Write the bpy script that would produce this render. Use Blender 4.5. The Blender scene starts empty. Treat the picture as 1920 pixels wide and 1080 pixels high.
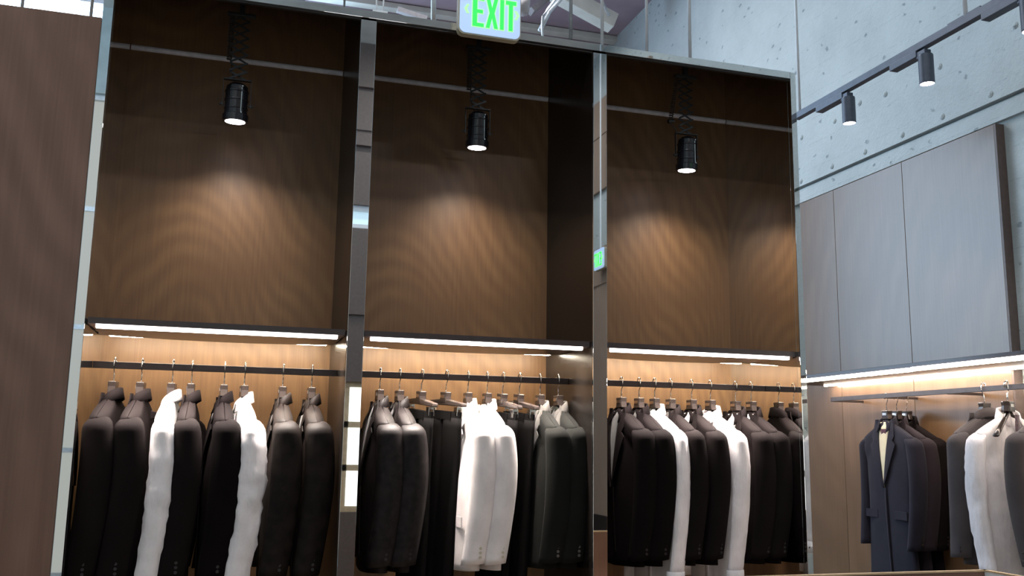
import bpy, bmesh, math, random
from mathutils import Vector, Matrix, noise
random.seed(7)
C = bpy.context.scene.collection
PI = math.pi
d = math.radians

# ------------------------------------------------------------------ camera
F = 1757.83811
YAW, PIT, ROL = .292153946, .166721520, .0151001526
cy, sy = math.cos(YAW), math.sin(YAW); cp, sp = math.cos(PIT), math.sin(PIT); cr, sr = math.cos(ROL), math.sin(ROL)
fw = Vector((sy*cp, cy*cp, sp)); r0 = Vector((cy, -sy, 0)); u0 = r0.cross(fw)
rt = cr*r0 + sr*u0; up = -sr*r0 + cr*u0
EYE = Vector((0, 0, 1.55))
cam = bpy.data.cameras.new('camera'); camo = bpy.data.objects.new('camera', cam); C.objects.link(camo)
cam.sensor_width = 36; cam.lens = 36*F/1920; cam.clip_start = .05; cam.clip_end = 100
M = Matrix((rt, up, -fw)).transposed().to_4x4(); M.translation = EYE
camo.matrix_world = M
bpy.context.scene.camera = camo

def at(x, y, X=None, Y=None, Z=None):
    """the point of the place seen at photo pixel (x, y) on the plane X=, Y= or Z="""
    d = rt*(x-960) + up*(540-y) + fw*F
    if X is not None: k = X/d.x
    elif Y is not None: k = Y/d.y
    else: k = (Z-1.55)/d.z
    return EYE + d*k

# ------------------------------------------------------------------ materials
def nodes(name):
    m = bpy.data.materials.new(name); m.use_nodes = True
    nt = m.node_tree; b = nt.nodes['Principled BSDF']
    return m, nt, b
def N(nt, t, **kw):
    n = nt.nodes.new(t)
    for k, v in kw.items():
        if k in n.inputs.keys(): n.inputs[k].default_value = v
        else: setattr(n, k, v)
    return n
def L(nt, a, b): nt.links.new(a, b)
def ramp(nt, stops):
    r = nt.nodes.new('ShaderNodeValToRGB'); e = r.color_ramp.elements
    while len(e) < len(stops): e.new(.5)
    for i, (p, c) in enumerate(stops): e[i].position = p; e[i].color = (*c, 1)
    return r
def plain(name, col, rough=.5, metal=0, noise_amt=.06, scale=30, bump=0, sheen=0, coat=0):
    m, nt, b = nodes(name)
    tc = N(nt, 'ShaderNodeTexCoord'); no = N(nt, 'ShaderNodeTexNoise', Scale=scale, Detail=4.0)
    L(nt, tc.outputs['Object'], no.inputs['Vector'])
    lo = tuple(c*(1-noise_amt*2) for c in col); hi = tuple(min(1, c*(1+noise_amt*2)) for c in col)
    r = ramp(nt, [(.3, lo), (.7, hi)]); L(nt, no.outputs['Fac'], r.inputs[0]); L(nt, r.outputs[0], b.inputs['Base Color'])
    b.inputs['Roughness'].default_value = rough; b.inputs['Metallic'].default_value = metal
    if sheen: b.inputs['Sheen Weight'].default_value = sheen; b.inputs['Sheen Roughness'].default_value = .5
    if coat: b.inputs['Coat Weight'].default_value = coat
    if bump:
        bp = N(nt, 'ShaderNodeBump', Strength=bump, Distance=.004); L(nt, no.outputs['Fac'], bp.inputs['Height']); L(nt, bp.outputs[0], b.inputs['Normal'])
    return m
def fabric(name, col, rough=.85, weave=900, sheen=.25, fold=.0, spec=.3, mottle=None):
    m, nt, b = nodes(name)
    tc = N(nt, 'ShaderNodeTexCoord')
    w = N(nt, 'ShaderNodeTexNoise', Scale=weave, Detail=2.0); L(nt, tc.outputs['Object'], w.inputs['Vector'])
    big = N(nt, 'ShaderNodeTexNoise', Scale=(mottle or 9.0), Detail=5.0); L(nt, tc.outputs['Object'], big.inputs['Vector'])
    mx = N(nt, 'ShaderNodeMath', operation='MULTIPLY_ADD'); L(nt, w.outputs['Fac'], mx.inputs[0]); mx.inputs[1].default_value = .5; 
    ml = N(nt, 'ShaderNodeMath', operation='MULTIPLY'); L(nt, big.outputs['Fac'], ml.inputs[0]); ml.inputs[1].default_value = .5
    L(nt, ml.outputs[0], mx.inputs[2])
    k = .75 if mottle else .18
    r = ramp(nt, [(.35, tuple(c*(1-k) for c in col)), (.65, tuple(min(1, c*(1+k)) for c in col))])
    L(nt, mx.outputs[0], r.inputs[0]); L(nt, r.outputs[0], b.inputs['Base Color'])
    b.inputs['Roughness'].default_value = rough; b.inputs['Specular IOR Level'].default_value = spec
    b.inputs['Sheen Weight'].default_value = sheen
    bp = N(nt, 'ShaderNodeBump', Strength=.25, Distance=.002); L(nt, w.outputs['Fac'], bp.inputs['Height'])
    if fold:
        fo = N(nt, 'ShaderNodeTexNoise', Scale=7.0, Detail=3.0); mp = N(nt, 'ShaderNodeMapping'); mp.inputs['Scale'].default_value = (2.2, 2.2, .8)
        L(nt, tc.outputs['Object'], mp.inputs[0]); L(nt, mp.outputs[0], fo.inputs['Vector'])
        b2 = N(nt, 'ShaderNodeBump', Strength=fold, Distance=.05); L(nt, fo.outputs['Fac'], b2.inputs['Height']); L(nt, bp.outputs[0], b2.inputs['Normal'])
        L(nt, b2.outputs[0], b.inputs['Normal'])
    else: L(nt, bp.outputs[0], b.inputs['Normal'])
    return m
def wood(name, dark, light, rough=.42, rings=2.2, axis='xz', coat=.0, fig=.30):
    """quarter-matched veneer: fine vertical fibres and tall cathedral arches"""
    m, nt, b = nodes(name)
    tc = N(nt, 'ShaderNodeTexCoord')
    mp = N(nt, 'ShaderNodeMapping'); mp.inputs['Scale'].default_value = (1.0, 1.0, .42)
    L(nt, tc.outputs['Object'], mp.inputs[0])
    d = N(nt, 'ShaderNodeTexNoise', Scale=1.4, Detail=2.5, Roughness=.45); L(nt, mp.outputs[0], d.inputs['Vector'])
    sc = N(nt, 'ShaderNodeVectorMath', operation='SCALE'); sc.inputs['Scale'].default_value = .55; L(nt, d.outputs['Color'], sc.inputs[0])
    ad = N(nt, 'ShaderNodeVectorMath', operation='ADD'); L(nt, mp.outputs[0], ad.inputs[0]); L(nt, sc.outputs[0], ad.inputs[1])
    wv = N(nt, 'ShaderNodeTexWave', wave_type='RINGS', rings_direction=('Y' if axis == 'xz' else 'X'), wave_profile='SIN')
    wv.inputs['Scale'].default_value = rings*2.6; wv.inputs['Distortion'].default_value = .5; wv.inputs['Detail'].default_value = 3; wv.inputs['Detail Scale'].default_value = 1.2
    L(nt, ad.outputs[0], wv.inputs['Vector'])
    m2 = N(nt, 'ShaderNodeMapping'); m2.inputs['Scale'].default_value = (90, 90, 1.6); L(nt, tc.outputs['Object'], m2.inputs[0])
    fb = N(nt, 'ShaderNodeTexNoise', Scale=1.0, Detail=4.0, Roughness=.6); L(nt, m2.outputs[0], fb.inputs['Vector'])
    bg = N(nt, 'ShaderNodeTexNoise', Scale=1.3, Detail=2.0); L(nt, tc.outputs['Object'], bg.inputs['Vector'])
    mk = N(nt, 'ShaderNodeTexNoise', Scale=2.4, Detail=2.0); L(nt, tc.outputs['Object'], mk.inputs['Vector'])
    mr = ramp(nt, [(.38, (.15, .15, .15)), (.62, (1, 1, 1))]); L(nt, mk.outputs['Fac'], mr.inputs[0])
    wm = N(nt, 'ShaderNodeMath', operation='MULTIPLY'); L(nt, wv.outputs['Fac'], wm.inputs[0]); L(nt, mr.outputs[0], wm.inputs[1])
    a1 = N(nt, 'ShaderNodeMath', operation='MULTIPLY'); a1.inputs[1].default_value = fig; L(nt, wm.outputs[0], a1.inputs[0])
    a2 = N(nt, 'ShaderNodeMath', operation='MULTIPLY_ADD'); a2.inputs[1].default_value = .55; L(nt, fb.outputs['Fac'], a2.inputs[0]); L(nt, a1.outputs[0], a2.inputs[2])
    a3 = N(nt, 'ShaderNodeMath', operation='MULTIPLY_ADD'); a3.inputs[1].default_value = .35; L(nt, bg.outputs['Fac'], a3.inputs[0]); L(nt, a2.outputs[0], a3.inputs[2])
    r = ramp(nt, [(.30, dark), (.95, light)]); L(nt, a3.outputs[0], r.inputs[0]); L(nt, r.outputs[0], b.inputs['Base Color'])
    b.inputs['Roughness'].default_value = rough; b.inputs['Coat Weight'].default_value = coat; b.inputs['Coat Roughness'].default_value = .22
    bp = N(nt, 'ShaderNodeBump', Strength=.08, Distance=.002); L(nt, fb.outputs['Fac'], bp.inputs['Height']); L(nt, bp.outputs[0], b.inputs['Normal'])
    return m
def emit(name, col, s):
    m, nt, b = nodes(name)
    b.inputs['Base Color'].default_value = (*col, 1); b.inputs['Emission Color'].default_value = (*col, 1); b.inputs['Emission Strength'].default_value = s
    b.inputs['Roughness'].default_value = .4
    return m
def concrete(name, base):
    m, nt, b = nodes(name)
    tc = N(nt, 'ShaderNodeTexCoord')
    # board-marked, painted: big mottling, scratches, little pits and thin level board joints
    n1 = N(nt, 'ShaderNodeTexNoise', Scale=1.7, Detail=8.0, Roughness=.65); L(nt, tc.outputs['Object'], n1.inputs['Vector'])
    n2 = N(nt, 'ShaderNodeTexNoise', Scale=28.0, Detail=6.0, Roughness=.7); L(nt, tc.outputs['Object'], n2.inputs['Vector'])
    r1 = ramp(nt, [(.3, tuple(c*.84 for c in base)), (.62, base)]); L(nt, n1.outputs['Fac'], r1.inputs[0])
    mp = N(nt, 'ShaderNodeMapping'); mp.inputs['Scale'].default_value = (7, 7, 10); L(nt, tc.outputs['Object'], mp.inputs[0])
    ds = N(nt, 'ShaderNodeTexNoise', Scale=3.0, Detail=3.0); L(nt, mp.outputs[0], ds.inputs['Vector'])
    mixv = N(nt, 'ShaderNodeMix', data_type='VECTOR'); mixv.inputs[0].default_value = .35; L(nt, mp.outputs[0], mixv.inputs[4]); L(nt, ds.outputs['Color'], mixv.inputs[5])
    vo = N(nt, 'ShaderNodeTexVoronoi', Scale=1.5); L(nt, mixv.outputs[1], vo.inputs['Vector'])
    pr = ramp(nt, [(.07, (.25, .28, .32)), (.16, (1, 1, 1))]); L(nt, vo.outputs['Distance'], pr.inputs[0])
    mu = N(nt, 'ShaderNodeMix', data_type='RGBA', blend_type='MULTIPLY'); mu.inputs[0].default_value = .6
    L(nt, r1.outputs[0], mu.inputs[6]); L(nt, pr.outputs[0], mu.inputs[7])
    sx = N(nt, 'ShaderNodeSeparateXYZ'); L(nt, tc.outputs['Object'], sx.inputs[0])
    wob = N(nt, 'ShaderNodeMath', operation='MULTIPLY_ADD'); wob.inputs[1].default_value = .03; L(nt, n1.outputs['Fac'], wob.inputs[0]); L(nt, sx.outputs['Z'], wob.inputs[2])
    fr = N(nt, 'ShaderNodeMath', operation='MULTIPLY'); fr.inputs[1].default_value = 5.2; L(nt, wob.outputs[0], fr.inputs[0])
    f2 = N(nt, 'ShaderNodeMath', operation='FRACT'); L(nt, fr.outputs[0], f2.inputs[0])
    lr = ramp(nt, [(0.0, (.55, .58, .6)), (.035, (1, 1, 1))]); L(nt, f2.outputs[0], lr.inputs[0])
    brk = ramp(nt, [(.46, (0, 0, 0)), (.56, (1, 1, 1))]); L(nt, n2.outputs['Fac'], brk.inputs[0])
    sc = N(nt, 'ShaderNodeMath', operation='MULTIPLY'); sc.inputs[1].default_value = .6; L(nt, brk.outputs[0], sc.inputs[0])
    m3 = N(nt, 'ShaderNodeMix', data_type='RGBA', blend_type='MULTIPLY'); L(nt, sc.outputs[0], m3.inputs[0]); L(nt, mu.outputs[2], m3.inputs[6]); L(nt, lr.outputs[0], m3.inputs[7])
    L(nt, m3.outputs[2], b.inputs['Base Color']); b.inputs['Roughness'].default_value = .75
    bp = N(nt, 'ShaderNodeBump', Strength=.7, Distance=.012); L(nt, n2.outputs['Fac'], bp.inputs['Height'])
    bp2 = N(nt, 'ShaderNodeBump', Strength=.5, Distance=.01); L(nt, pr.outputs[0], bp2.inputs['Height']); L(nt, bp.outputs[0], bp2.inputs['Normal'])
    L(nt, bp2.outputs[0], b.inputs['Normal'])
    return m

WD, WL = (.126, .062, .027), (.240, .132, .056)
m_wood = wood('walnut_veneer', WD, WL, rough=.48, rings=2.1, fig=.24)
m_wood_r = wood('walnut_veneer_wall', (.125, .070, .034), (.20, .118, .062), rough=.30, rings=.9, axis='yz', fig=.2, coat=.16)
m_wood_l = wood('walnut_veneer_partition', (.14, .072, .048), (.22, .122, .086), rough=.36, rings=1.1, fig=.38)
m_lacq = plain('dark_bronze_lacquer', (.009, .007, .006), rough=.26, noise_amt=.1)
m_canopy = plain('dark_bronze_metal', (.055, .040, .040), rough=.35, noise_amt=.05)
m_rail = plain('brushed_bronze_rail', (.045, .034, .032), rough=.35, metal=.4)
m_mirror = plain('polished_steel_mirror', (.82, .84, .83), rough=.015, metal=1, noise_amt=0)
m_sidemirror = plain('grey_mirror_glass', (.80, .79, .77), rough=.01, metal=1, noise_amt=0)
m_led = emit('led_diffuser', (1.0, .90, .86), 9)
m_led_b = emit('led_diffuser_rear', (1.0, .90, .72), 64)
m_led_r = emit('led_diffuser_wall', (1.0, .86, .74), 45)
m_chrome = plain('chrome_wire', (.85, .82, .78), rough=.15, metal=1, noise_amt=0)
m_blackpl = plain('black_plastic', (.018, .015, .015), rough=.3)
m_block = plain('bronze_block', (.045, .034, .030), rough=.22, metal=.3)
m_button = plain('horn_button', (.10, .09, .08), rough=.3)
m_plate = plain('steel_plate', (.75, .68, .62), rough=.25, metal=1)
m_lampblk = plain('black_lamp_enamel', (.012, .012, .016), rough=.22, coat=.4)
m_scissor = plain('black_steel_scissor', (.03, .033, .036), rough=.4, metal=.3)
m_lens = emit('lamp_glow', (1, .93, 1.0), 14)
m_track = plain('blue_grey_track', (.055, .07, .10), rough=.4, metal=.1)
m_conc = concrete('painted_board_concrete', (.49, .54, .54))
m_conc2 = plain('painted_plaster', (.50, .58, .58), rough=.7, scale=6)
m_ceil = plain('grey_lilac_ceiling', (.40, .31, .36), rough=.8, scale=3)
m_beam = plain('white_painted_beam', (.70, .69, .62), rough=.6, scale=5)
m_steelp = plain('galvanised_steel', (.55, .58, .60), rough=.4, metal=.5)
m_duct = plain('painted_duct', (.45, .42, .42), rough=.5)
m_floor = plain('polished_concrete_floor', (.20, .17, .14), rough=.4, scale=4)
m_white = plain('white_enamel', (.78, .80, .82), rough=.4, noise_amt=.02)
m_beige = plain('beige_sign_edge', (.42, .38, .28), rough=.5)
m_signface = emit('sign_face', (.45, .62, .90), .55)
m_green = emit('green_letter', (.02, .90, .10), .75)
m_green2 = emit('green_letter_edge', (.42, .95, .36), .75)
m_panel_dark = plain('dark_brown_cladding', (.12, .085, .072), rough=.5)
m_cream = plain('cream_paint', (.55, .40, .24), rough=.6)
def window_mat(name, col, s):
    m = emit(name, col, s); m.node_tree.nodes['Principled BSDF'].inputs['Base Color'].default_value = (.04, .05, .05, 1); return m
m_daylight = window_mat('daylit_glass', (.95, .96, .90), .46)
m_daylight_s = window_mat('sunlit_glass', (.97, 1.0, .95), 2.5)
m_ceil_w = plain('pale_painted_ceiling', (.80, .82, .82), rough=.8, scale=3)
m_daylight_b = window_mat('sky_glass', (.54, .76, 1.0), 8.5)

f_black = fabric('black_wool', (.0055, .0040, .0042), sheen=.0, spec=.03)
f_char = fabric('charcoal_wool', (.0085, .0062, .0063), sheen=.0, spec=.04)
f_brown = fabric('black_brown_jacquard', (.010, .0070, .0060), rough=.55, sheen=.0, mottle=22, spec=.10)
f_shine = fabric('black_metallic_weave', (.0115, .0088, .0088), rough=.5, sheen=.0, mottle=35, spec=.16)
f_dgrey = fabric('dark_grey_flannel', (.009, .009, .0080), sheen=.02, spec=.06)
f_dgreyc = fabric('grey_velvet_collar', (.09, .082, .074), sheen=.1)
f_navy = fabric('navy_wool', (.017, .016, .025), sheen=.04, spec=.15)
f_plum = fabric('plum_grey_wool', (.024, .017, .022), sheen=.04, spec=.15)
f_grey = fabric('mid_grey_wool', (.060, .050, .050), sheen=.05, spec=.15)
f_white = fabric('white_cotton', (.76, .715, .72), rough=.8, sheen=.1, fold=.35)
f_white2 = fabric('white_linen', (.68, .625, .61), rough=.8, sheen=.1, fold=.05)
f_cream = fabric('cream_lining', (.62, .55, .36), rough=.6)
f_dlin = fabric('dark_satin_lining', (.010, .009, .010), rough=.35)
f_label = plain('maroon_label', (.06, .008, .015), rough=.6)
f_tie = fabric('speckled_tie', (.10, .07, .08), mottle=160, rough=.6)
f_trouser = fabric('black_trouser_wool', (.005, .0045, .0045), sheen=.0, spec=.04)

# ------------------------------------------------------------------ mesh helpers
class MB:
    def __init__(s): s.bm = bmesh.new()
    def box(s, a, b):
        v = [s.bm.verts.new((x, y, z)) for x in (a[0], b[0]) for y in (a[1], b[1]) for z in (a[2], b[2])]
        for f in ((0,1,3,2),(4,6,7,5),(0,4,5,1),(2,3,7,6),(0,2,6,4),(1,5,7,3)): s.bm.faces.new([v[i] for i in f])
        return s
    def prism(s, pts, axis, a, b):
        """extrude a closed outline: axis 'y': pts are (x,z), 'x': pts are (y,z), 'z': pts are (x,y)"""
        def P(p, t): return {'y': (p[0], t, p[1]), 'x': (t, p[0], p[1]), 'z': (p[0], p[1], t)}[axis]
        A = [s.bm.verts.new(P(p, a)) for p in pts]; B = [s.bm.verts.new(P(p, b)) for p in pts]
        n = len(pts)
        s.bm.faces.new(A); s.bm.faces.new(B[::-1])
        for i in range(n): s.bm.faces.new((A[i], B[i], B[(i+1) % n], A[(i+1) % n]))
        return s
    def rings(s, R, cap=True, closed=True):
        V = [[s.bm.verts.new(p) for p in r] for r in R]
        for i in range(len(V)-1):
            n = len(V[i])
            for j in range(n if closed else n-1):
                s.bm.faces.new((V[i][j], V[i][(j+1) % n], V[i+1][(j+1) % n], V[i+1][j]))
        if cap and closed: s.bm.faces.new(V[0][::-1]); s.bm.faces.new(V[-1])
        return s
    def tube(s, pts, r, n=8):
        pts = [Vector(p) for p in pts]; R = []
        ref = Vector((.13, .21, .97))
        for i, p in enumerate(pts):
            t = (pts[min(i+1, len(pts)-1)] - pts[max(i-1, 0)]).normalized()
            a = t.cross(ref if abs(t.dot(ref)) < .95 else Vector((1, 0, 0))).normalized(); b = t.cross(a)
            rr = r[i] if isinstance(r, (list, tuple)) else r
            R.append([p + (a*math.cos(2*PI*k/n) + b*math.sin(2*PI*k/n))*rr for k in range(n)])
        return s.rings(R)
    def lathe(s, prof, c=(0, 0, 0), n=24, cap=True):
        R = [[(c[0]+r*math.cos(2*PI*k/n), c[1]+r*math.sin(2*PI*k/n), c[2]+z) for k in range(n)] for r, z in prof]
        return s.rings(R, cap)
    def grid(s, fn, nu, nv, th=0):
        """sheet fn(i/nu, j/nv) -> point, given thickness th by a second layer along fn2"""
        V = [[s.bm.verts.new(fn(i/nu, j/nv)) for j in range(nv+1)] for i in range(nu+1)]
        for i in range(nu):
            for j in range(nv): s.bm.faces.new((V[i][j], V[i+1][j], V[i+1][j+1], V[i][j+1]))
        return s
    def xf(s, mat): bmesh.ops.transform(s.bm, matrix=mat, verts=s.bm.verts); return s

def obj(name, mb, mat, parent=None, smooth=False, bevel=0, origin=None, solid=0, sub=0):
    """link mb as ONE mesh object; origin is its own pivot in the parent's space (verts given in the parent's space)"""
    me = bpy.data.meshes.new(name)
    bmesh.ops.recalc_face_normals(mb.bm, faces=mb.bm.faces)
    if origin is not None: bmesh.ops.translate(mb.bm, vec=-Vector(origin), verts=mb.bm.verts)
    mb.bm.to_mesh(me); mb.bm.free()
    me.materials.append(mat)
    if smooth:
        for p in me.polygons: p.use_smooth = True
    o = bpy.data.objects.new(name, me); C.objects.link(o)
    if origin is not None: o.location = origin
    if parent is not None: o.parent = parent
    if solid: md = o.modifiers.new('thickness', 'SOLIDIFY'); md.thickness = solid; md.offset = 0
    if bevel: md = o.modifiers.new('bevel', 'BEVEL'); md.width = bevel; md.segments = 2; md.limit_method = 'ANGLE'
    if sub: md = o.modifiers.new('subdivision', 'SUBSURF'); md.levels = sub; md.render_levels = sub
    return o
def empty(name, loc=(0, 0, 0), rz=0):
    o = bpy.data.objects.new(name, None); C.objects.link(o); o.location = loc; o.rotation_euler = (0, 0, rz); o.empty_display_size = .1
    return o
def tag(o, label, cat, group=None, kind=None):
    o['label'] = label; o['category'] = cat
    if group: o['group'] = group
    if kind: o['kind'] = kind
    return o
def struct(name, mb, mat, **k):
    o = obj(name, mb, mat, **k); o['kind'] = 'structure'
    return o
def B(a, b): return MB().box(a, b)
def lab(o, t): o['label'] = t; return o
def area(name, loc, rot, sx, sy_, e, col, parent=None):
    l = bpy.data.lights.new(name, 'AREA'); l.shape = 'RECTANGLE'; l.size = sx; l.size_y = sy_; l.energy = e; l.color = col
    o = bpy.data.objects.new(name, l); C.objects.link(o); o.location = loc; o.rotation_euler = rot
    if parent: o.parent = parent
    return o
def spot(name, loc, tgt, e, ang, col=(1, .95, .95), blend=.6, r=.03, parent=None):
    l = bpy.data.lights.new(name, 'SPOT'); l.energy = e; l.spot_size = ang; l.spot_blend = blend; l.color = col; l.shadow_soft_size = r
    o = bpy.data.objects.new(name, l); C.objects.link(o); o.location = loc
    d = Vector(tgt) - Vector(loc); o.rotation_euler = d.to_track_quat('-Z', 'Y').to_euler()
    if parent: o.parent = parent
    return o

# ------------------------------------------------------------------ THE SETTING
XW, YB, YF, ZC, XL = 4.16, 9.9, -2.7, 6.3, -6.0
struct('floor', B((XL-.2, YF-.2, -.1), (XW+.2, YB+.2, 0)), m_floor)
struct('ceiling', B((XL-.2, 4.9, ZC), (XW+.2, YB+.2, ZC+.1)), m_ceil)
struct('ceiling_front', B((XL-.2, YF-.2, ZC), (XW+.2, 4.9, ZC+.1)), m_ceil_w)
mb = B((XW, YF-.2, 0), (XW+.2, YB+.2, ZC))
mb.box((XW-.05, YF, 3.545), (XW+.01, YB, ZC))                       # the upper wall stands proud of the lower
mb.box((XW-.028, YF, 3.425), (XW+.01, YB, 3.530))                      # ledge band under the joint
for px_, py_ in ((1502, 340), (1560, 312), (1622, 285), (1692, 253), (1767, 219), (1857, 177), (1503, 258), (1565, 227), (1612, 193), (1660, 177), (1762, 125), (1904, 48)):
    p = at(px_, py_, X=XW-.05)                                       # form-tie stubs left in the concrete
    mb.lathe([(.022, -.006), (.02, .004), (.008, .012)], (0, 0, 0), 8)
    vs = mb.bm.verts[:] if False else None
    mb.bm.verts.ensure_lookup_table()
    new = mb.bm.verts[-24:]
    bmesh.ops.transform(mb.bm, matrix=Matrix.Translation(p) @ Matrix.Rotation(-PI/2, 4, 'Y'), verts=new)
struct('wall_right', mb, m_conc)
struct('wall_left', B((XL-.2, YF-.2, 0), (XL, YB+.2, ZC)), m_conc2)
# far wall behind the unit: daylit window high on the left, lilac-grey wall on the right
mb = MB()
WX0, WX1, WZ0, WZ1 = -5.4, .95, 2.2, 6.05
mb.box((XL, YB, 0), (XW, YB+.2, WZ0)); mb.box((XL, YB, WZ1), (XW, YB+.2, ZC)); mb.box((XL, YB, WZ0), (WX0, YB+.2, WZ1)); mb.box((WX1, YB, WZ0), (XW, YB+.2, WZ1))
struct('wall_back', mb, m_ceil)
def window(name, x0, x1, z0, z1, y, d, nx, nz, mat, fmat, t=.05):
    """window filling a hole in a wall at y; d = +1 when it looks towards -Y"""
    root = empty(name, ((x0+x1)/2, y, z0)); root['kind'] = 'structure'
    off = Vector(root.location)
    fr = MB(); e = .06
    for a, b in (((x0, z0), (x1, z0+e)), ((x0, z1-e), (x1, z1)), ((x0, z0), (x0+e, z1)), ((x1-e, z0), (x1, z1))):
        fr.box((a[0], y+.02, a[1]), (b[0], y+.14, b[1]))
    for i in range(1, nx): x = x0+(x1-x0)*i/nx; fr.box((x-t/2, y+.04, z0), (x+t/2, y+.12, z1))
    for i in range(1, nz): z = z0+(z1-z0)*i/nz; fr.box((x0, y+.04, z-t/2), (x1, y+.12, z+t/2))
    o = obj('window_frame', fr.xf(Matrix.Translation(-off)), fmat, root); o['kind'] = 'structure'
    o = obj('window_pane', B((x0, y+.075, z0), (x1, y+.085, z1)).xf(Matrix.Translation(-off)), mat, root); o['kind'] = 'structure'
    return root
window('window_1', WX0, WX1, WZ0, WZ1, YB, 1, 7, 3, m_daylight_b, m_steelp, .04)
# the wall behind the camera (seen in the mirrored pillars): brown cladding, small-paned window, clerestory, shop window
mb = MB()
y0, y1 = YF-.2, YF
holes = [(-5.2, -.75, .15, 5.3), (.75, 1.85, .80, 2.24), (.45, 2.6, 4.02, 4.30)]
mb.box((XL, y0, 0), (-5.2, y1, ZC)); mb.box((-5.2, y0, 0), (-.75, y1, .15)); mb.box((-5.2, y0, 5.3), (-.75, y1, ZC)); mb.box((-.75, y0, 0), (.3, y1, ZC))
struct('wall_front', mb, m_conc2)
mb = MB()
mb.box((.3, y0, 0), (.75, y1, ZC)); mb.box((2.6, y0, 0), (XW, y1, ZC)); mb.box((.75, y0, 0), (2.6, y1, .80)); mb.box((1.85, y0, .8), (2.6, y1, 2.24))
mb.box((.75, y0, 2.24), (2.6, y1, 4.02)); mb.box((.75, y0, 4.30), (2.6, y1, ZC))
mb.box((.3, y1, 3.0), (XW, y1+.05, 3.04)); mb.box((.3, y1, 5.0), (XW, y1+.07, 5.06)); mb.box((.3, y1, 5.72), (XW, y1+.07, 5.78)); mb.box((.3, y1, 5.2), (XW, y1+.03, 5.22))
struct('wall_front_cladding', mb, m_panel_dark)
window('window_2', -5.2, -.75, .15, 5.3, YF-.2, -1, 5, 4, m_daylight, m_steelp, .05)
window('window_3', .75, 1.85, .80, 2.24, YF-.2, -1, 2, 3, m_daylight_s, m_cream, .07)
window('window_4', .75, 2.6, 4.02, 4.30, YF-.2, -1, 2, 1, emit('clerestory_glass', (.62, .80, .88), .55), m_white, .02)
# wood cladding on the right wall beside the camera
mb = MB(); mb.box((XW-.06, -2.66, .8), (XW, -.6, 3.42)); mb.box((XW-.075, -2.66, 3.42), (XW, -.6, 3.86)); mb.box((XW-.09, -2.66, 4.54), (XW, -.6, 5.66)); mb.box((XW-.10, -2.66, 5.2), (XW, -.6, 5.24))
struct('trim_1', mb, wood('taupe_veneer', (.30, .22, .17), (.42, .31, .24), rough=.5, fig=.1))
struct('trim_2', B((XW-.08, -2.66, 0), (XW, -.6, .8)), m_blackpl)

# ceiling steel and pipes seen over the unit
def pt(x, y, Y): return at(x, y, Y=Y)
def beam_obj(name, p, q, w, h, mat, label, cat, group=None):
    p, q = Vector(p), Vector(q); d = (q-p).normalized(); s = d.cross(Vector((0, 0, 1))).normalized(); u = s.cross(d)
    R = [[c + s*a*w/2 + u*b*h/2 for a, b in ((-1, -1), (1, -1), (1, 1), (-1, 1))] for c in (p, q)]
    o = obj(name, MB().rings(R), mat, bevel=.004, origin=p); tag(o, label, cat, group); return o
p = pt(640, 4, 8.); q = pt(1175, 70, 8.)
beam_obj('ceiling_beam', (-3.2, 9.6, 6.262), (XW-.04, 9.6, 6.262), .12, .062, m_beam, 'long cream-painted ceiling beam running level just above the unit top', 'beam')
beam_obj('ceiling_beam', pt(1040, -16, 8.4), pt(1150, 44, 8.4), .16, .16, m_beam, 'thick white sloping roof beam right of the green exit sign', 'beam')
beam_obj('ceiling_beam', pt(745, 18, 8.8), pt(800, 36, 8.8), .06, .05, m_duct, 'short brown-grey sloping joist over the second bay', 'beam')
beam_obj('ceiling_beam', pt(995, 22, 8.9), pt(1030, -6, 8.9), .14, .06, m_duct, 'grey sloping joist meeting the round duct', 'beam')
def pipe_obj(name, pts, r, mat, label, cat, group=None):
    pts = [Vector((pts[0].x, pts[0].y, ZC)), Vector((pts[0].x, pts[0].y, pts[0].z+.05))] + list(pts)
    if isinstance(r, list): r = [r[0], r[0]] + r
    o = obj(name, MB().tube(pts, r, 10), mat, smooth=True, origin=Vector(pts[0])); tag(o, label, cat, group); return o
pipe_obj('air_duct', [pt(978, -30, 7.2), pt(978, 6, 7.2), pt(976, 24, 7.2)], [.075, .075, .07], m_duct, 'round grey duct end hanging behind the right edge of the exit sign', 'duct')
pipe_obj('conduit_pipe', [pt(1062, -14, 7.4), pt(1030, 22, 7.4), pt(1012, 58, 7.4)], .020, m_steelp, 'thicker pale conduit slanting down behind the unit, right of exit sign', 'pipe')
pipe_obj('conduit_pipe', [pt(1050, -14, 7.1), pt(1026, 18, 7.1), pt(1018, 30, 7.1), pt(1016, 52, 7.1), pt(1019, 80, 7.1)], .011, m_steelp, 'thin pale conduit that bends down beside the thicker slanting one', 'pipe')
pipe_obj('conduit_pipe', [pt(813, -20, 5.6), pt(813, 45, 5.6)], .017, m_steelp, 'upright blue-grey conduit left of the exit sign', 'pipe')
pipe_obj('conduit_pipe', [pt(1122, -12, 8.2), pt(1142, 30, 8.2)], .014, m_steelp, 'short slanting brace beside the tallest upright rod near the concrete corner', 'pipe')
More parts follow.
